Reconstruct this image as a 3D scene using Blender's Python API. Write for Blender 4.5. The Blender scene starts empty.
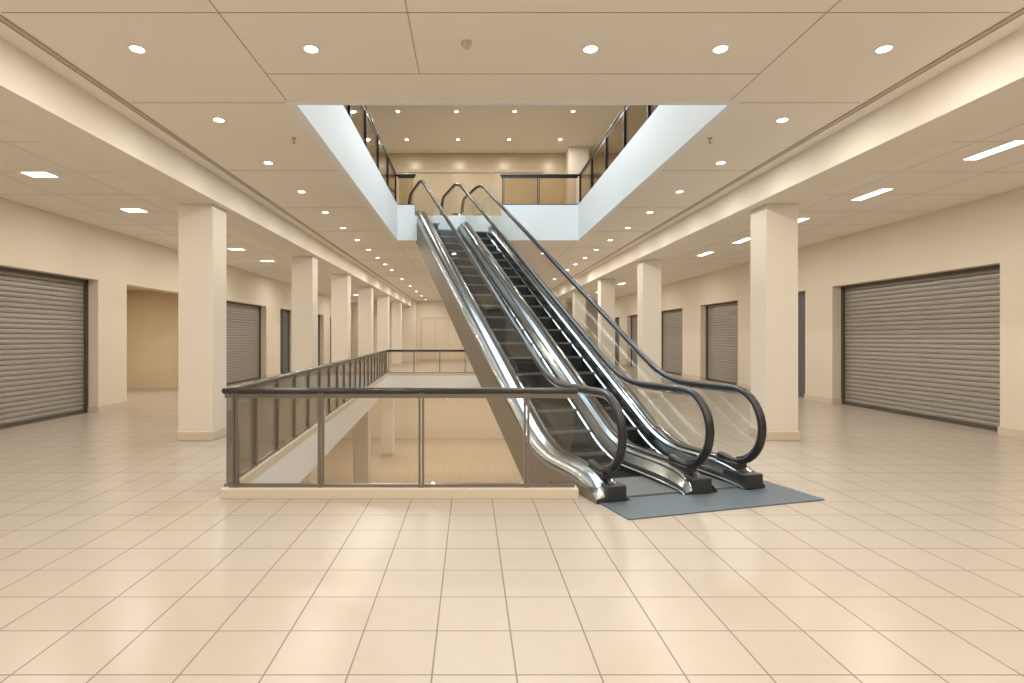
import bpy, bmesh, math
from mathutils import Vector, Matrix
sc = bpy.context.scene
sc.view_settings.view_transform = 'Standard'
sc.view_settings.look = 'None'

# ------------------------------------------------------------ materials
def newmat(name):
    m = bpy.data.materials.new(name); m.use_nodes = True
    nt = m.node_tree; b = nt.nodes['Principled BSDF']
    return m, nt, b
def pm(name, col, rough=0.5, metal=0.0, bump=0.0, bscale=40, var=0.0, vscale=2.0, spec=0.5):
    m, nt, b = newmat(name)
    b.inputs['Base Color'].default_value = (*col, 1)
    b.inputs['Roughness'].default_value = rough
    b.inputs['Metallic'].default_value = metal
    b.inputs['Specular IOR Level'].default_value = spec
    tc = nt.nodes.new('ShaderNodeTexCoord')
    if var > 0:
        n = nt.nodes.new('ShaderNodeTexNoise'); n.inputs['Scale'].default_value = vscale
        n.inputs['Detail'].default_value = 4
        nt.links.new(tc.outputs['Object'], n.inputs['Vector'])
        r = nt.nodes.new('ShaderNodeMapRange')
        r.inputs['To Min'].default_value = 1 - var; r.inputs['To Max'].default_value = 1 + var
        nt.links.new(n.outputs['Fac'], r.inputs['Value'])
        v = nt.nodes.new('ShaderNodeVectorMath'); v.operation = 'SCALE'
        v.inputs[0].default_value = col
        nt.links.new(r.outputs[0], v.inputs['Scale'])
        nt.links.new(v.outputs[0], b.inputs['Base Color'])
    if bump > 0:
        n2 = nt.nodes.new('ShaderNodeTexNoise'); n2.inputs['Scale'].default_value = bscale
        nt.links.new(tc.outputs['Object'], n2.inputs['Vector'])
        bp = nt.nodes.new('ShaderNodeBump'); bp.inputs['Strength'].default_value = bump
        bp.inputs['Distance'].default_value = 0.01
        nt.links.new(n2.outputs['Fac'], bp.inputs['Height'])
        nt.links.new(bp.outputs[0], b.inputs['Normal'])
    return m
def emis(name, col, s):
    m, nt, b = newmat(name)
    b.inputs['Base Color'].default_value = (*col, 1)
    b.inputs['Emission Color'].default_value = (*col, 1)
    b.inputs['Emission Strength'].default_value = s
    return m
def glassmat(name, tint, refl=1.0):
    m = bpy.data.materials.new(name); m.use_nodes = True
    nt = m.node_tree; nt.nodes.clear()
    o = nt.nodes.new('ShaderNodeOutputMaterial')
    t = nt.nodes.new('ShaderNodeBsdfTransparent'); t.inputs[0].default_value = (*tint, 1)
    g = nt.nodes.new('ShaderNodeBsdfGlossy'); g.inputs['Roughness'].default_value = 0.02
    g.inputs['Color'].default_value = (0.95, 0.95, 0.95, 1)
    f = nt.nodes.new('ShaderNodeFresnel'); f.inputs[0].default_value = 1.45
    mu = nt.nodes.new('ShaderNodeMath'); mu.operation = 'MULTIPLY'; mu.inputs[1].default_value = refl
    mx = nt.nodes.new('ShaderNodeMixShader')
    nt.links.new(f.outputs[0], mu.inputs[0]); nt.links.new(mu.outputs[0], mx.inputs[0])
    nt.links.new(t.outputs[0], mx.inputs[1]); nt.links.new(g.outputs[0], mx.inputs[2])
    nt.links.new(mx.outputs[0], o.inputs[0])
    return m

def tilemat(name, size, ox, oy, col, grout, lw, rough=0.3, var=0.05):
    m, nt, b = newmat(name)
    N = nt.nodes.new; L = nt.links.new
    tc = N('ShaderNodeTexCoord'); sx = N('ShaderNodeSeparateXYZ'); L(tc.outputs['Object'], sx.inputs[0])
    def math_(op, a, c=None):
        n = N('ShaderNodeMath'); n.operation = op
        for i, v in enumerate((a, c)):
            if v is None: continue
            if isinstance(v, (int, float)): n.inputs[i].default_value = v
            else: L(v, n.inputs[i])
        return n.outputs[0]
    ids = []; ds = []
    for ax, o in (('X', ox), ('Y', oy)):
        s = math_('DIVIDE', math_('SUBTRACT', sx.outputs[ax], o), size)
        fl = math_('FLOOR', s); fr = math_('SUBTRACT', s, fl)
        d = math_('SUBTRACT', 0.5, math_('ABSOLUTE', math_('SUBTRACT', fr, 0.5)))
        ids.append(fl); ds.append(d)
    dm = math_('MINIMUM', ds[0], ds[1])
    mr = N('ShaderNodeMapRange'); mr.interpolation_type = 'SMOOTHSTEP'
    mr.inputs['From Min'].default_value = lw / size * 0.5
    mr.inputs['From Max'].default_value = lw / size
    L(dm, mr.inputs['Value'])
    cb = N('ShaderNodeCombineXYZ'); L(ids[0], cb.inputs[0]); L(ids[1], cb.inputs[1])
    wn = N('ShaderNodeTexWhiteNoise'); wn.noise_dimensions = '3D'; L(cb.outputs[0], wn.inputs['Vector'])
    nz = N('ShaderNodeTexNoise'); nz.inputs['Scale'].default_value = 9; nz.inputs['Detail'].default_value = 8
    L(tc.outputs['Object'], nz.inputs['Vector'])
    ad = math_('ADD', math_('MULTIPLY', wn.outputs['Value'], 0.6), math_('MULTIPLY', nz.outputs['Fac'], 0.8))
    r2 = N('ShaderNodeMapRange'); r2.inputs['From Max'].default_value = 1.4
    r2.inputs['To Min'].default_value = 1 - var; r2.inputs['To Max'].default_value = 1 + var
    L(ad, r2.inputs['Value'])
    vs = N('ShaderNodeVectorMath'); vs.operation = 'SCALE'; vs.inputs[0].default_value = col
    L(r2.outputs[0], vs.inputs['Scale'])
    mx = N('ShaderNodeMix'); mx.data_type = 'RGBA'
    L(mr.outputs[0], mx.inputs['Factor']); mx.inputs['A'].default_value = (*grout, 1)
    L(vs.outputs[0], mx.inputs['B']); L(mx.outputs['Result'], b.inputs['Base Color'])
    b.inputs['Roughness'].default_value = rough
    bp = N('ShaderNodeBump'); bp.inputs['Strength'].default_value = 0.3; bp.inputs['Distance'].default_value = 0.004
    L(mr.outputs[0], bp.inputs['Height']); L(bp.outputs[0], b.inputs['Normal'])
    return m

M_floor = tilemat('floor_tiles', 0.4, -0.18, 3.06, (0.455, 0.397, 0.335), (0.21, 0.17, 0.135), 0.0056, 0.27)
M_lfloor = tilemat('lower_tiles', 0.4, 0, 0, (0.56, 0.46, 0.34), (0.38, 0.30, 0.22), 0.006, 0.12)
M_wall = pm('wall_paint', (0.755, 0.675, 0.555), 0.7, bump=0.05, var=0.02)
M_ceil = pm('ceiling_paint', (0.89, 0.835, 0.755), 0.75, var=0.015)
M_soff = pm('soffit_paint', (0.85, 0.79, 0.70), 0.7, var=0.015)
M_col = pm('column_paint', (0.78, 0.715, 0.625), 0.6, var=0.02)
M_base = pm('baseboard_stone', (0.66, 0.56, 0.44), 0.4, var=0.04)
M_joint = pm('joint_shadow', (0.45, 0.38, 0.30), 0.8)
M_groove = pm('groove_metal', (0.55, 0.47, 0.37), 0.6)
M_white = pm('fascia_white', (0.86, 0.88, 0.88), 0.45)
M_cream = pm('curb_cream', (0.67, 0.585, 0.465), 0.4)
M_shut = pm('shutter_metal', (0.35, 0.325, 0.29), 0.45, 0.3, var=0.05, vscale=1.0)
M_shutd = pm('shutter_guide', (0.12, 0.105, 0.09), 0.5, 0.5)
M_dark = pm('dark_door', (0.10, 0.10, 0.11), 0.3)
M_steel = pm('stainless_steel', (0.43, 0.46, 0.48), 0.2, 1.0, var=0.04, vscale=3)
M_post = pm('post_steel', (0.25, 0.235, 0.22), 0.3, 0.9)
M_rail = pm('rail_dark', (0.06, 0.055, 0.05), 0.25, 0.6)
M_rubber = pm('handrail_rubber', (0.018, 0.019, 0.02), 0.28)
M_black = pm('newel_black', (0.03, 0.03, 0.032), 0.35)
M_truss = pm('truss_cladding', (0.225, 0.185, 0.14), 0.5, 0.0, var=0.04)
M_plate = pm('landing_plate', (0.125, 0.16, 0.19), 0.5, 0.2, bump=0.25, bscale=200, var=0.10, vscale=5)
M_step = pm('step_metal', (0.025, 0.030, 0.034), 0.45, 0.0, spec=.35)
M_nose = pm('step_nosing', (0.17, 0.185, 0.19), 0.4, 0.4)
M_glass = glassmat('rail_glass', (0.97, 0.95, 0.92), .9)
M_eglass = glassmat('escalator_glass', (0.94, 0.94, 0.92), 0.13)
M_uglass = glassmat('upper_glass', (0.88, 0.83, 0.75), .7)
M_lamp = emis('lamp_glow', (1.0, 0.94, 0.84), 9)
M_lamp2 = emis('panel_glow', (1.0, 0.95, 0.87), 5)
M_ring = pm('lamp_ring', (0.85, 0.8, 0.7), 0.4)
M_coolfill = emis('cool_fill_glow', (0.75, 0.9, 1.0), 3)  # glow of the added fill panel above the ceiling opening
M_shop = pm('upper_shopfront', (0.56, 0.46, 0.31), 0.3, var=0.05)

# ------------------------------------------------------------ mesh builder
class MB:
    def __init__(s): s.v = []; s.f = []; s.m = []
    def add(s, vs, fs, mi=0):
        o = len(s.v); s.v += [tuple(p) for p in vs]
        for i, f in enumerate(fs):
            s.f.append([o + k for k in f]); s.m.append(mi[i] if isinstance(mi, list) else mi)
    def box(s, x0, x1, y0, y1, z0, z1, mi=0):
        s.prism([(x0, y0), (x1, y0), (x1, y1), (x0, y1)], z0, z1, mi)
    def prism(s, poly, z0, z1, mi=0, top=None, side=None):
        n = len(poly)
        vs = [(x, y, z0) for x, y in poly] + [(x, y, z1) for x, y in poly]
        fs = [list(range(n))[::-1], list(range(n, 2 * n))] + [[i, (i + 1) % n, n + (i + 1) % n, n + i] for i in range(n)]
        mm = [mi, mi if top is None else top] + [mi if side is None else side] * n
        s.add(vs, fs, mm)
    def cyl(s, c, r, z0, z1, n=20, mi=0):
        s.prism([(c[0] + r * math.cos(2 * math.pi * i / n), c[1] + r * math.sin(2 * math.pi * i / n)) for i in range(n)], z0, z1, mi)
    def tube(s, pts, r, n=12, mi=0, sx=1.0):
        rings = []
        P = [Vector(p) for p in pts]
        for i, p in enumerate(P):
            t = (P[min(i + 1, len(P) - 1)] - P[max(i - 1, 0)]).normalized()
            up = Vector((0, 0, 1))
            side = s.side if s.side is not None else t.cross(up).normalized()
            nn = side.cross(t).normalized()
            rings.append([p + side * (math.cos(a) * r * sx) + nn * (math.sin(a) * r) for a in [2 * math.pi * k / n for k in range(n)]])
        vs = [q for rg in rings for q in rg]; fs = []
        for i in range(len(P) - 1):
            for k in range(n):
                fs.append([i * n + k, i * n + (k + 1) % n, (i + 1) * n + (k + 1) % n, (i + 1) * n + k])
        fs.append(list(range(n))[::-1]); fs.append([(len(P) - 1) * n + k for k in range(n)])
        s.add(vs, fs, mi)
    side = None
    def done(s, name, mats, parent=None, smooth=False, bevel=0):
        me = bpy.data.meshes.new(name); me.from_pydata(s.v, [], s.f)
        for m in (mats if isinstance(mats, list) else [mats]): me.materials.append(m)
        for p, mi in zip(me.polygons, s.m): p.material_index = mi
        bm = bmesh.new(); bm.from_mesh(me); bmesh.ops.recalc_face_normals(bm, faces=bm.faces); bm.to_mesh(me); bm.free()
        if smooth:
            me.polygons.foreach_set('use_smooth', [True] * len(me.polygons))
            try: me.set_sharp_from_angle(angle=math.radians(40))
            except Exception: pass
        ob = bpy.data.objects.new(name, me); sc.collection.objects.link(ob)
        if parent: ob.parent = parent
        if bevel:
            b = ob.modifiers.new('b', 'BEVEL'); b.width = bevel; b.segments = 2; b.limit_method = 'ANGLE'
        return ob
def empty(name, loc=(0, 0, 0), rz=0):
    e = bpy.data.objects.new(name, None); e.location = loc; e.rotation_euler = (0, 0, rz)
    e.empty_display_size = 0.3; sc.collection.objects.link(e); return e

XL, XR, YB, YF = -8.0, 8.8, -5.0, 38.0
ZC, ZS, ZB = 4.1, 4.0, 3.7
BL0, BL1, BR0, BR1 = -4.6, -3.9, 4.45, 5.15
UZ = 4.75
WF, WB = 5.72, 24.0
WL0, WL1, WR = -2.42, -3.5, 1.02
OX0, OX1, OY0, OY1 = -1.85, 2.76, 6.0, 14.3

# ------------------------------------------------------------ floor
b = MB()
def sl(poly): b.prism(poly, -0.6, 0, 1, top=0, side=2)
sl([(XL - 3.5, YB), (XR + .5, YB), (XR + .5, WF), (XL - 3.5, WF)])
sl([(XL - 3.5, WB), (XR + .5, WB), (XR + .5, YF), (XL - 3.5, YF)])
sl([(XL - 3.5, WF), (WL0, WF), (WL1, WB), (XL - 3.5, WB)])
sl([(WR, WF), (XR + .5, WF), (XR + .5, WB), (WR, WB)])
b.done('floor', [M_floor, M_ceil, M_white])
b = MB(); b.box(XL - .3, XR + .3, 1, 34, -4.7, -4.5); b.done('lower_floor', M_lfloor)
b = MB(); b.box(XL - .3, XR + .3, 34, 34.3, -4.5, -.6); b.done('wall_lower_back', M_wall)
b = MB(); b.box(XL - .3, XR + .3, .7, 1, -4.5, -.6); b.done('wall_lower_front', M_wall)
b = MB(); b.box(XL - .6, XL - .3, 1, 34, -4.5, -.6); b.done('wall_lower_left', M_wall)
b = MB(); b.box(XR + .3, XR + .6, 1, 34, -4.5, -.6); b.done('wall_lower_right', M_wall)

# ------------------------------------------------------------ ceilings / upper slab
b = MB()
def cs(x0, x1, y0, y1): b.prism([(x0, y0), (x1, y0), (x1, y1), (x0, y1)], ZC, UZ, 0, top=1)
LM, RM = -4.2, 4.8
cs(LM, RM, YB, OY0 - .1); cs(LM, OX0 - .1, OY0 - .1, OY1 + .1); cs(OX1 + .1, RM, OY0 - .1, OY1 + .1); cs(LM, RM, OY1 + .1, YF)
b.prism([(XL - .4, YB), (LM, YB), (LM, YF), (XL - .4, YF)], ZS, UZ, 0, top=1)
b.prism([(RM, YB), (XR + .4, YB), (XR + .4, YF), (RM, YF)], ZS, UZ, 0, top=1)
b.done('ceiling', [M_ceil, M_lfloor])
b = MB(); b.box(BL0, BL1, YB, YF, ZB, ZC + .02); b.box(BR0, BR1, YB, YF, ZB, ZC + .02)
b.done('ceiling_beam', M_soff)
b = MB()
for x in (-3.66, 4.22):
    b.box(x - .03, x + .03, YB, YF, ZC - .006, ZC + .01, 1)
    b.box(x - .034, x - .026, YB, YF, ZC - .012, ZC + .01, 0)
    b.box(x + .026, x + .034, YB, YF, ZC - .012, ZC + .01, 0)
b.done('trim_1', [M_joint, M_groove])
b = MB(); w = .0045
def jx(x, y0, y1, z=ZC): b.box(x - w, x + w, y0, y1, z - .003, z + .01)
def jy(y, x0, x1, z=ZC): b.box(x0, x1, y - w, y + w, z - .003, z + .01)
jx(-1.93, YB, OY0 - .1); jx(2.74, YB, OY0 - .1); jx(-.48, YB, 5.3)
for y in (5.3, 4.3, 1.9, -.5): jy(y, -1.93, 2.74)
for y in (4.3, 5.95): jy(y, -3.6, -1.93); jy(y, 2.74, 4.15)
for k in range(1, 14):
    y = 5.95 + 2.4 * k
    if y < OY1: jy(y, -3.6, OX0 - .1); jy(y, OX1 + .1, 4.15)
    else: jy(y, -3.6, 4.15)
for x in (-1.93, .4, 2.74): jx(x, OY1 + .2, YF)
b.done('trim_2', M_joint)
b = MB()
for x in (-5.7, -6.9): jx(x, YB, YF, ZS)
for x in (6.2, 7.5): jx(x, YB, YF, ZS)
for k in range(34):
    y = -4.4 + 1.25 * k; jy(y, XL, BL0, ZS); jy(y, BR1, XR, ZS)
b.done('trim_3', pm('joint_light', (.62, .54, .43), .8))
b = MB(); t = .1
b.box(OX0 - t, OX0, OY0 - t, OY1 + t, ZC - .005, 5.0)
b.box(OX1, OX1 + t, OY0 - t, OY1 + t, ZC - .005, 5.0)
b.box(OX0, OX1, OY0 - t, OY0, ZC - .005, 5.0)
b.box(OX0, OX1, OY1, OY1 + t, ZC - .005, 4.7)
b.box(OX0, -1.42, OY1, OY1 + t, 4.7, 5.0); b.box(.80, OX1, OY1, OY1 + t, 4.7, 5.0)
b.done('trim_4', M_white)
b = MB(); b.box(XL - .3, XR + .3, YB, 23, 8.2, 8.4); b.done('upper_ceiling', M_ceil)
b = MB()
b.box(-3, 4.6, 20, 20.25, UZ, 8.2, 0)
for x in (-2.2, -.7, .8, 2.3): b.box(x - .03, x + .03, 19.96, 20, UZ, 7.6, 1)
b.box(-2.6, 2.6, 19.95, 20, 7.5, 7.6, 1)
b.done('wall_upper_back', [M_shop, M_groove])
b = MB(); b.box(-7, -6.7, YB, 20, UZ, 8.2); b.box(-6.7, -3, 20, 20.25, UZ, 8.2); b.done('wall_upper_left', M_wall)
b = MB(); b.box(7.5, 7.8, YB, 20, UZ, 8.2); b.box(4.6, 7.5, 20, 20.25, UZ, 8.2); b.done('wall_upper_right', M_wall)
b = MB(); b.box(-7, 7.8, YB - .3, YB, UZ, 8.2); b.done('wall_upper_front', M_wall)
b = MB()
for x in (-3.6, 3.75): b.box(x - .35, x + .35, 19.3, 19.9, UZ, 8.2)
b.done('upper_column', M_col)
b = MB()
b.box(-1.2, 2.2, 7.4, 13, 8.15, 8.19, 1)
for x in (-1.25, -.1, 1.05, 2.2): b.box(x, x + .05, 7.35, 13.05, 8.1, 8.2, 0)
for y in (7.35, 10.2, 13): b.box(-1.25, 2.25, y, y + .05, 8.1, 8.2, 0)
b.done('cool_fill_panel', [M_white, M_coolfill])  # invented glowing panel with bars, out of view, added for cool light on the fascia

# ------------------------------------------------------------ walls
def shutter(x, y0, y1, sgn):
    b = MB(); H = 2.85; p = .095; n = int(H / p); pts = []
    for i in range(n):
        z = .06 + i * p
        pts += [(0, z), (.018, z + .012), (.024, z + .045), (.018, z + .080)]
    pts.append((0, .06 + n * p))
    vs = []
    for d, z in pts: vs += [(x + sgn * d, y0, z), (x + sgn * d, y1, z)]
    fs = [[2 * i, 2 * i + 1, 2 * i + 3, 2 * i + 2] for i in range(len(pts) - 1)]
    b.add(vs, fs, 0)
    a, c = sorted((x - sgn * .03, x + sgn * .05))
    b.box(a, c, y0, y1, 0.0, .07, 1)
    a, c = sorted((x - sgn * .03, x + sgn * .07))
    b.box(a, c, y0, y0 + .07, 0, H, 1); b.box(a, c, y1 - .07, y1, 0, H, 1)
    b.box(a, c, y0, y1, H - .06, H, 1)
    b.done('roller_shutter', [M_shut, M_shutd])
def wall(name, x, sgn, ops, bname):
    b = MB(); bb = MB(); T = .35
    xo = x - sgn * T; a, c = sorted((x, xo))
    y = YB
    for (y0, y1, kind) in ops + [(YF, YF, None)]:
        b.box(a, c, y, y0, 0, ZS + .02)
        if y0 - y > .1:
            q0, q1 = sorted((x - sgn * (T - .01), x + sgn * .02)); bb.box(q0, q1, y - (.0 if y == YB else .02), y0 + (.02 if kind else 0), 0, .13)
        if kind:
            b.box(a, c, y0, y1, 2.85, ZS + .02)
            if kind == 's': shutter(x - sgn * .28, y0, y1, sgn)
            if kind == 'd':
                d = MB(); xx = x - sgn * .2; q0, q1 = sorted((xx, xx - sgn * .05))
                d.box(q0, q1, y0, y1, 0, 2.85, 0)
                for yy in (y0, (y0 + y1) / 2 - .03, y1 - .06):
                    q0, q1 = sorted((xx, xx + sgn * .03)); d.box(q0, q1, yy, yy + .06, 0, 2.85, 1)
                d.done('door_1', [M_dark, M_post])
        y = y1
    b.done(name, M_wall); bb.done(bname, M_base)
wall('wall_left', XL, 1, [(6.3, 12.05, 's'), (13.05, 16.9, 'o'), (18.2, 22.0, 's'), (23.6, 25.4, 'd'), (27.2, 30.6, 's'), (32, 34.5, 'd')], 'baseboard_left')
wall('wall_right', XR, -1, [(1.0, 7.6, 's'), (9.3, 13.6, 's'), (14.7, 17.2, 'd'), (18.4, 21.4, 's'), (23.2, 26.4, 's'), (28.2, 31.4, 's'), (33, 36, 'd')], 'baseboard_right')
b = MB(); x0, x1 = XL - 3.4, XL - .35
b.box(x0 - .1, x0, 12.2, 17.8, 0, 3.1); b.box(x0, x1, 12.1, 12.2, 0, 3.1); b.box(x0, x1, 17.8, 17.9, 0, 3.1)
b.box(x0, x1, 12.2, 17.8, 3.1, 3.2)
b.done('wall_alcove', pm('alcove_paint', (.68, .56, .40), .7, var=.03))
b = MB(); b.box(x0, x0 + .02, 12.2, 17.8, 0, .13); b.done('baseboard_alcove', M_base)
b = MB(); b.box(XL - .4, XR + .4, YB - .3, YB, 0, ZC); b.done('wall_front', M_wall)
b = MB(); b.box(XL - .4, XR + .4, YF, YF + .3, 0, ZC)
b.box(-6.2, -5.9, YF - 3, YF, 0, ZC); b.box(-5.9, -3.6, YF - .5, YF, 0, ZC); b.box(3.4, 5.5, YF - .5, YF, 0, ZC)
b.done('wall_back', M_wall)
b = MB(); b.box(-3.6, 3.4, YF - .03, YF, 0, .15); b.done('baseboard_back', M_base)
d = MB(); d.box(-3.3, 3.1, YF - .08, YF - .02, .15, 2.9, 0)
for i in range(8): d.box(-3.3 + i * .9, -3.25 + i * .9, YF - .11, YF - .08, .15, 2.9, 1)
d.box(-3.3, 3.1, YF - .12, YF - .02, 2.9, 3.0, 1)
d.done('door_2', [pm('end_shopfront', (.74, .64, .50), .3), M_base])

# ------------------------------------------------------------ columns
def column(x0, x1, y0, y1, z0=0, z1=ZB):
    b = MB(); b.box(x0, x1, y0, y1, z0, z1, 0)
    b.box(x0 - .015, x1 + .015, y0 - .015, y1 + .015, z0, z0 + .14, 1)
    b.done('column', [M_col, M_base], bevel=.008)
for y in (-3.0, 8.75, 14.3, 18.4, 22.8, 27.5, 32.5): column(-4.56, -4.02, y, y + .5)
for y in (-3.0, 8.75, 15.0, 19.8, 24.8, 30, 35): column(4.63, 5.13, y, y + .5)
for y in (14, 22, 29):
    for x in (-4.6, 3.6): column(x, x + .6, y, y + .6, -4.5, -.6)

# ------------------------------------------------------------ railings
def railing(name, p0, p1, z0, H, posts, mats=(M_rail, M_post, M_glass), curb=0.0, hr=.03):
    d = Vector((p1[0] - p0[0], p1[1] - p0[1])); Ln = d.length
    e = empty(name, (p0[0], p0[1], z0), math.atan2(d.y, d.x))
    b = MB(); b.tube([(-.03, 0, H - hr), (Ln + .03, 0, H - hr)], hr, 14); b.done('handrail', mats[0], e, True)
    b = MB(); b.box(0, Ln, -.012, .012, H - .105, H - .06); b.box(0, Ln, -.02, .02, curb, curb + .03)
    for s in posts:
        b.box(s - .028, s - .008, -.025, .025, curb, H - .05); b.box(s + .008, s + .028, -.025, .025, curb, H - .05)
        b.box(s - .03, s + .03, -.03, .03, curb, curb + .02)
    b.done('posts', mats[1], e)
    b = MB(); ps = sorted(set([0] + list(posts) + [Ln]))
    for a, c in zip(ps, ps[1:]):
        if c - a > .1: b.box(a + .032, c - .032, -.005, .005, curb + .04, H - .11)
    b.done('glass_panels', mats[2], e)
    return e
cb = .1
railing('glass_railing', (-2.42, 5.64), (1.05, 5.64), 0, 1.1, [.06, .92, 1.93, 2.99], curb=cb)
railing('glass_railing', (-2.46, 5.64), (WL1 - .05, WB), 0, 1.1, [.9 * i for i in range(1, 21)], curb=cb)
railing('glass_railing', (WL1 - .05, WB + .06), (WR, WB + .06), 0, 1.1, [.05 + 1.1 * i for i in range(5)], curb=cb)
railing('glass_railing', (WR + .06, 12.5), (WR + .06, WB), 0, 1.1, [.05 + 1.15 * i for i in range(10)], curb=cb)
b = MB()
b.box(-2.48, 1.08, 5.56, 5.73, 0, cb)
b.prism([(-2.48, 5.73), (WL0 + .01, 5.73), (WL1 + .01, WB), (WL1 - .12, WB)], 0, cb)
b.box(WL1 - .12, WR + .1, WB - .01, WB + .14, 0, cb)
b.box(WR - .01, WR + .14, 12.4, WB - .01, 0, cb)
b.done('curb', M_cream, bevel=.006)
um = (M_rail, M_rail, M_uglass)
UH = 1.05
railing('upper_glass_railing', (OX0 - .05, OY0), (OX0 - .05, OY1), UZ, UH, [.05 + 1.37 * i for i in range(7)], um, .25)
railing('upper_glass_railing', (OX1 + .05, OY0), (OX1 + .05, OY1), UZ, UH, [.05 + 1.37 * i for i in range(7)], um, .25)
railing('upper_glass_railing', (OX0, OY0 - .05), (OX1, OY0 - .05), UZ, UH, [1.15 * i for i in range(1, 4)], um, .25)
railing('upper_glass_railing', (OX0, OY1 + .05), (-1.42, OY1 + .05), UZ, UH, [], um, .25)
railing('upper_glass_railing', (.80, OY1 + .05), (OX1, OY1 + .05), UZ, UH, [.05, .95], um, .25)

# ------------------------------------------------------------ escalators
PX, PY, YAW = 1.34, 5.71, math.radians(16.1)
T30 = math.tan(math.radians(30)); U0 = 1.22; RISE = UZ; U1 = U0 + RISE / T30
def base(u):
    a = .4
    if u < U0 - a: return 0.0
    if u < U0 + a: return T30 * (u - U0 + a) ** 2 / (4 * a)
    if u < U1 - a: return T30 * (u - U0)
    if u < U1 + a: return RISE - T30 * (U1 + a - u) ** 2 / (4 * a)
    return RISE
UE = U1 + 1.5
HZ, LR = 1.05, .40; CZ = HZ - LR
us = [-.28, -.24, -.2, -.1, 0, .1, .25, .5, .8] + [U0 - .4 + .1 * i for i in range(9)] + [U0 + .6 + (U1 - U0 - 1.2) * i / 10 for i in range(11)] + [U1 - .4 + .1 * i for i in range(9)] + [U1 + .7, UE - .3, UE, UE + .15, UE + .28]
def kf(u):
    def sm(t): t = max(0, min(1, t)); return math.sqrt(max(0, 1 - (1 - t) ** 2))
    return min(.25 + .75 * sm((u + .28) / .6), .25 + .75 * sm((UE + .28 - u) / .6))
def balustrade(parent, cx, left, right, outer_l, outer_r, tag):
    def half(wd, outer):
        if outer:
            pts = [(.03, .265), (.05, .265), (.12, .245), (wd - .02, .19), (wd, .15), (wd, .10), (wd, -.04)]
            mats = [0, 0, 0, 0, 0, 2]
        else:
            f = (wd - .05) / .15
            pts = [(.03, .265), (.05, .262), (.055, .235), (.05 + .06 * f, .215), (.05 + .065 * f, .195), (wd - .03, .115), (wd - .02, .07), (wd, .06), (wd, -.05)]
            mats = [0, 1, 0, 1, 0, 1, 0, 1]
        return pts, mats
    Rp, Rm = half(right, outer_r); Lp, Lm = half(left, outer_l)
    sec = [(cx - x, z) for x, z in Lp[::-1]] + [(cx + x, z) for x, z in Rp]
    mis = Lm[::-1] + [1] + Rm + [1]
    b = MB(); n = len(sec); vs = []
    for u in us:
        z = base(u); k = kf(u)
        for x, dz in sec: vs.append((x, u, z + (dz * k if dz > 0 else dz)))
    fs = []; mm = []
    for i in range(len(us) - 1):
        for j in range(n):
            fs.append([i * n + j, i * n + (j + 1) % n, (i + 1) * n + (j + 1) % n, (i + 1) * n + j]); mm.append(mis[j])
    fs.append(list(range(n))); mm.append(1); fs.append([(len(us) - 1) * n + j for j in range(n)]); mm.append(1)
    b.add(vs, fs, mm)
    b.done('decking_' + tag, [M_steel, M_black, M_truss], parent, True)
    g = MB(); lst = [-LR + .02, -.36, -.3, -.22, -.12] + [u for u in us if 0 <= u <= UE] + [UE + .12, UE + .22, UE + .3, UE + .36, UE + LR - .02]
    vs = []
    for u in lst:
        z = base(u); o = -u if u < 0 else (u - UE if u > UE else 0)
        if o > 0:
            h = math.sqrt(LR * LR - o * o); zt, zb = z + CZ + h - .02, z + CZ - h + .02
        else: zt, zb = z + HZ - .02, z + .25
        vs += [(cx - .006, u, zb), (cx + .006, u, zb), (cx + .006, u, zt), (cx - .006, u, zt)]
    fs = [[0, 1, 2, 3], [4 * (len(lst) - 1) + j for j in range(4)]]
    for i in range(len(lst) - 1):
        for j in range(4): fs.append([4 * i + j, 4 * i + (j + 1) % 4, 4 * i + 4 + (j + 1) % 4, 4 * i + 4 + j])
    g.add(vs, fs); g.done('glass_' + tag, M_eglass, parent)
    pts = [(cx, .22, CZ - LR + .035)]
    for i in range(0, 19):
        a = -math.pi / 2 - math.pi * i / 18
        pts.append((cx, LR * math.cos(a), CZ + LR * math.sin(a)))
    for u in us:
        if .05 < u < UE - .05: pts.append((cx, u, HZ + base(u)))
    for i in range(0, 19):
        a = math.pi / 2 - math.pi * i / 18
        pts.append((cx, UE + LR * math.cos(a), RISE + CZ + LR * math.sin(a)))
    pts.append((cx, UE - .22, RISE + CZ - LR + .035))
    h = MB(); h.side = Vector((1, 0, 0)); h.tube(pts, .034, 14, 0, sx=1.35); h.done('handrail_' + tag, M_rubber, parent, True)
    q = []
    for (x, u, z) in pts[1:-1]:
        if u < 0: v = Vector((u, z - CZ)).normalized() * (LR - .044); q.append((x, v.x, CZ + v.y))
        elif u > UE: v = Vector((u - UE, z - CZ - RISE)).normalized() * (LR - .044); q.append((x, UE + v.x, CZ + RISE + v.y))
        else: q.append((x, u, z - .046))
    h = MB(); h.side = Vector((1, 0, 0)); h.tube(q, .014, 8, 0, sx=1.3); h.done('rail_guide_' + tag, M_steel, parent, True)
    n = MB()
    n.box(cx - .11, cx + .11, -.30, .05, 0.012, .17); n.box(cx - .07, cx + .07, -.12, .2, .12, .25)
    n.box(cx - .07, cx + .07, UE - .2, UE + .12, RISE + .0, RISE + .25)
    n.done('newel_base_' + tag, M_black, parent, bevel=.015)
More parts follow.
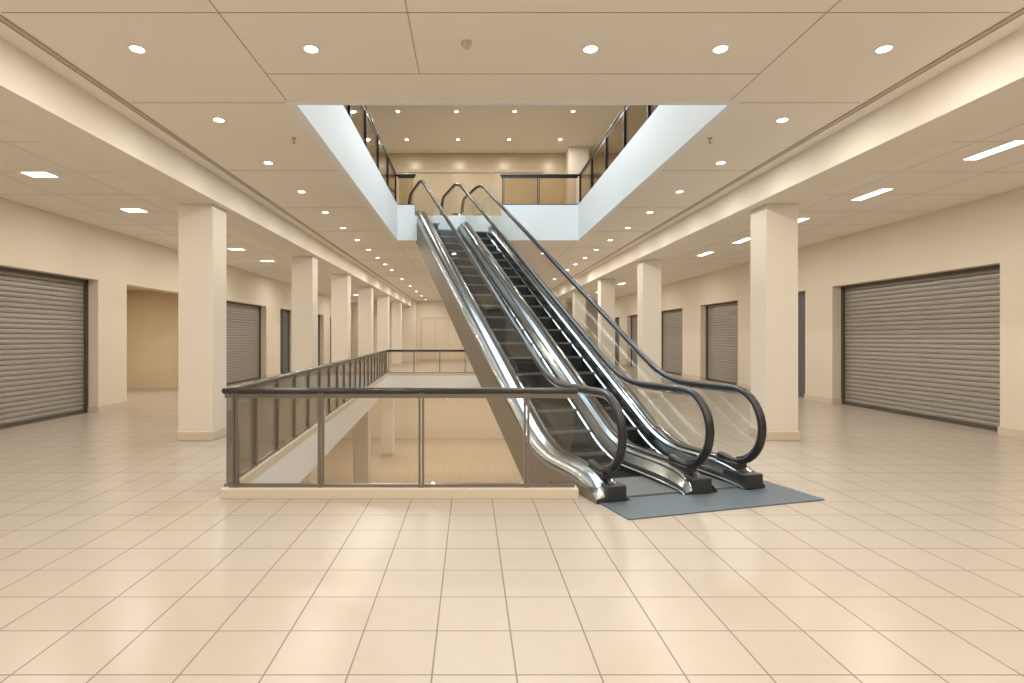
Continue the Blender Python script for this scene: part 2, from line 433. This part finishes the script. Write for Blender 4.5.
def steps(parent, x0, x1):
    b = MB(); u = .45
    while u < U1 + .9:
        z = base(u + .2)
        b.box(x0, x1, u, u + .41, z - .34, z, 0)
        if z > 0.02 and u < U1 + .1:
            b.box(x0, x1, u - .014, u + .02, z - .024, z + .009, 1)
        n = int((x1 - x0) / .035)
        for i in range(n):
            xx = x0 + (i + .5) * (x1 - x0) / n
            b.box(xx - .006, xx + .006, u - .006, u + .40, z - .25, z + .008, 0)
        u += .4
    b.done('steps', [M_step, M_nose], parent)
    c = MB(); c.box(x0 - .02, x1 + .02, -.2, .46, .012, .03, 0)
    c.box(x0 - .02, x1 + .02, U1 + .85, UE + .4, RISE - .02, RISE + .02, 0); c.done('comb_plate', M_nose, parent)
def truss(parent, x0, x1):
    # open U-shaped trough: the step band runs inside it
    b = MB(); BT = -.49
    sec = [(x0, -.02), (x0, BT), (x1, BT), (x1, -.02), (x1 - .09, -.02), (x1 - .09, -.42), (x0 + .09, -.42), (x0 + .09, -.02)]
    ul = [u for u in us if .7 < u < U1 + .5]
    n = len(sec); vs = []
    for u in ul:
        for x, dz in sec: vs.append((x, u, base(u) + dz))
    o = n * (len(ul) - 1)
    fs = []
    for k in (0, o): fs += [[k, k + 1, k + 6, k + 7], [k + 1, k + 2, k + 5, k + 6], [k + 2, k + 3, k + 4, k + 5]]
    for i in range(len(ul) - 1):
        for j in range(n): fs.append([n * i + j, n * i + (j + 1) % n, n * i + n + (j + 1) % n, n * i + n + j])
    b.add(vs, fs); b.done('truss', M_truss, parent)
W2, W3 = 0.99, 1.63
e1 = empty('escalator', (PX, PY, 0), YAW)
balustrade(e1, 0, .21, .17, True, False, 'left')
balustrade(e1, W2, .22, .21, False, False, 'right')
steps(e1, .175, W2 - .225); truss(e1, -.205, W2 + .1)
e2 = empty('escalator', (PX, PY, 0), YAW)
balustrade(e2, W3, .14, .15, False, True, 'right')
steps(e2, W2 + .215, W3 - .145); truss(e2, W2 + .1, W3 + .145)
ep = empty('landing_plate', (PX, PY, 0), YAW)
b = MB(); b.box(-.17, 2.02, -.78, .5, 0.0, .012); b.done('plate', M_plate, ep)

# ------------------------------------------------------------ lights
rows = []
for k in range(-5, 21):
    y = 4.83 + 1.57 * k
    if y > 20 and k % 2: continue
    if y > YB + .5 and y < YF - .5: rows += [(-2.87, y, ZC), (3.57, y, ZC)]
for y in (4.83, 3.0, 1.2, -.6, -2.4): rows += [(x, y, ZC) for x in (-1.37, 1.04, 2.16)]
for k in range(5):
    y = 16.5 + 4.4 * k; rows += [(-1.37, y, ZC), (2.16, y, ZC)]
upper = [(x, y, 8.2) for x in (-2.1, -.4, 1.3, 3.0) for y in (16.3, 18.6)]
b = MB()
for (x, y, z) in rows + upper:
    b.cyl((x, y), .070, z - .010, z + .005, 20, 1); b.cyl((x, y), .055, z - .013, z, 20, 0)
dl = b.done('recessed_downlights', [M_lamp, M_ring])
def area(loc, size, power, col=(1, .938, .84), parent=None, shape='DISK', sy=None):
    l = bpy.data.lights.new('lamp', 'AREA'); l.shape = shape; l.size = size
    if sy: l.size_y = sy
    l.energy = power; l.color = col
    o = bpy.data.objects.new('lamp_beam', l); o.location = loc; sc.collection.objects.link(o)
    if parent: o.parent = parent
    return o
for (x, y, z) in rows: area((x, y, z - .018), .10, 32 if y > 20 else 17, parent=dl)
for i, (x, y, z) in enumerate(upper): area((x, y, z - .018), .10, 22, parent=dl)
b = MB(); pan = []
for k in range(-4, 13):
    y = 8.2 + 2.3 * k
    if y > YB + 1: pan.append((-6.3, y, .18, .12))
    y = 7.15 + 2.2 * k
    if y > YB + 1: pan.append((6.7, y, .085, .36))
pan = [p for i, p in enumerate(pan) if not (p[1] > 17 and (i // 2) % 2)]
for (x, y, hx, hy) in pan:
    b.box(x - hx - .02, x + hx + .02, y - hy - .02, y + hy + .02, ZS - .008, ZS + .01, 1)
    b.box(x - hx, x + hx, y - hy, y + hy, ZS - .012, ZS, 0)
pl = b.done('ceiling_light_panels', [M_lamp2, M_ring])
for (x, y, hx, hy) in pan:
    area((x, y, ZS - .02), hx * 2, 44 if y > 17 else 26, parent=pl, shape='RECTANGLE', sy=hy * 2)
area((.5, 10.2, 8.05), 3.2, 250, (.80, .92, 1.0), shape='RECTANGLE', sy=5.2).name = 'cool_fill_beam'  # added cool fill light below the panel, aimed down through the opening
b = MB(); low = [(x, y, -.6) for x in (-6, -4, 3, 6) for y in (6, 14)] + [(x, y, -.6) for x in (-5, -2, 1, 4) for y in (26, 31)]
for (x, y, z) in low: b.cyl((x, y), .09, z - .012, z + .005, 16, 0)
ll = b.done('lower_downlights', [M_lamp])
for (x, y, z) in low: area((x, y, z - .03), .2, 50, parent=ll)
area((XL - 1.9, 15, 3.05), .6, 60, (1, .90, .72)).name = 'alcove_lamp'

b = MB(); b.cyl((-.03, 4.73), .045, ZC - .02, ZC, 16); b.cyl((-.03, 4.73), .03, ZC - .05, ZC - .02, 16)
b.done('smoke_detector', M_base)
for (x, y) in ((-2.2, 7.0), (3.0, 7.0)):
    b = MB()
    b.cyl((x, y), .03, ZC - .01, ZC, 12); b.cyl((x, y), .008, ZC - .06, ZC, 8); b.cyl((x, y), .022, ZC - .065, ZC - .06, 12)
    b.done('sprinkler_head', M_joint)

w_ = bpy.data.worlds.new('world'); sc.world = w_; w_.use_nodes = True
w_.node_tree.nodes['Background'].inputs[0].default_value = (1, .85, .65, 1)
w_.node_tree.nodes['Background'].inputs[1].default_value = .3
cam = bpy.data.cameras.new('camera'); co = bpy.data.objects.new('camera', cam); sc.collection.objects.link(co)
co.location = (0, 0, 1.6); co.rotation_euler = (math.pi / 2, 0, 0)
cam.sensor_width = 36; cam.lens = 560 / 1024 * 36; cam.shift_x = 42 / 1024; cam.shift_y = -3.5 / 1024
cam.clip_start = .05; cam.clip_end = 200
sc.camera = co
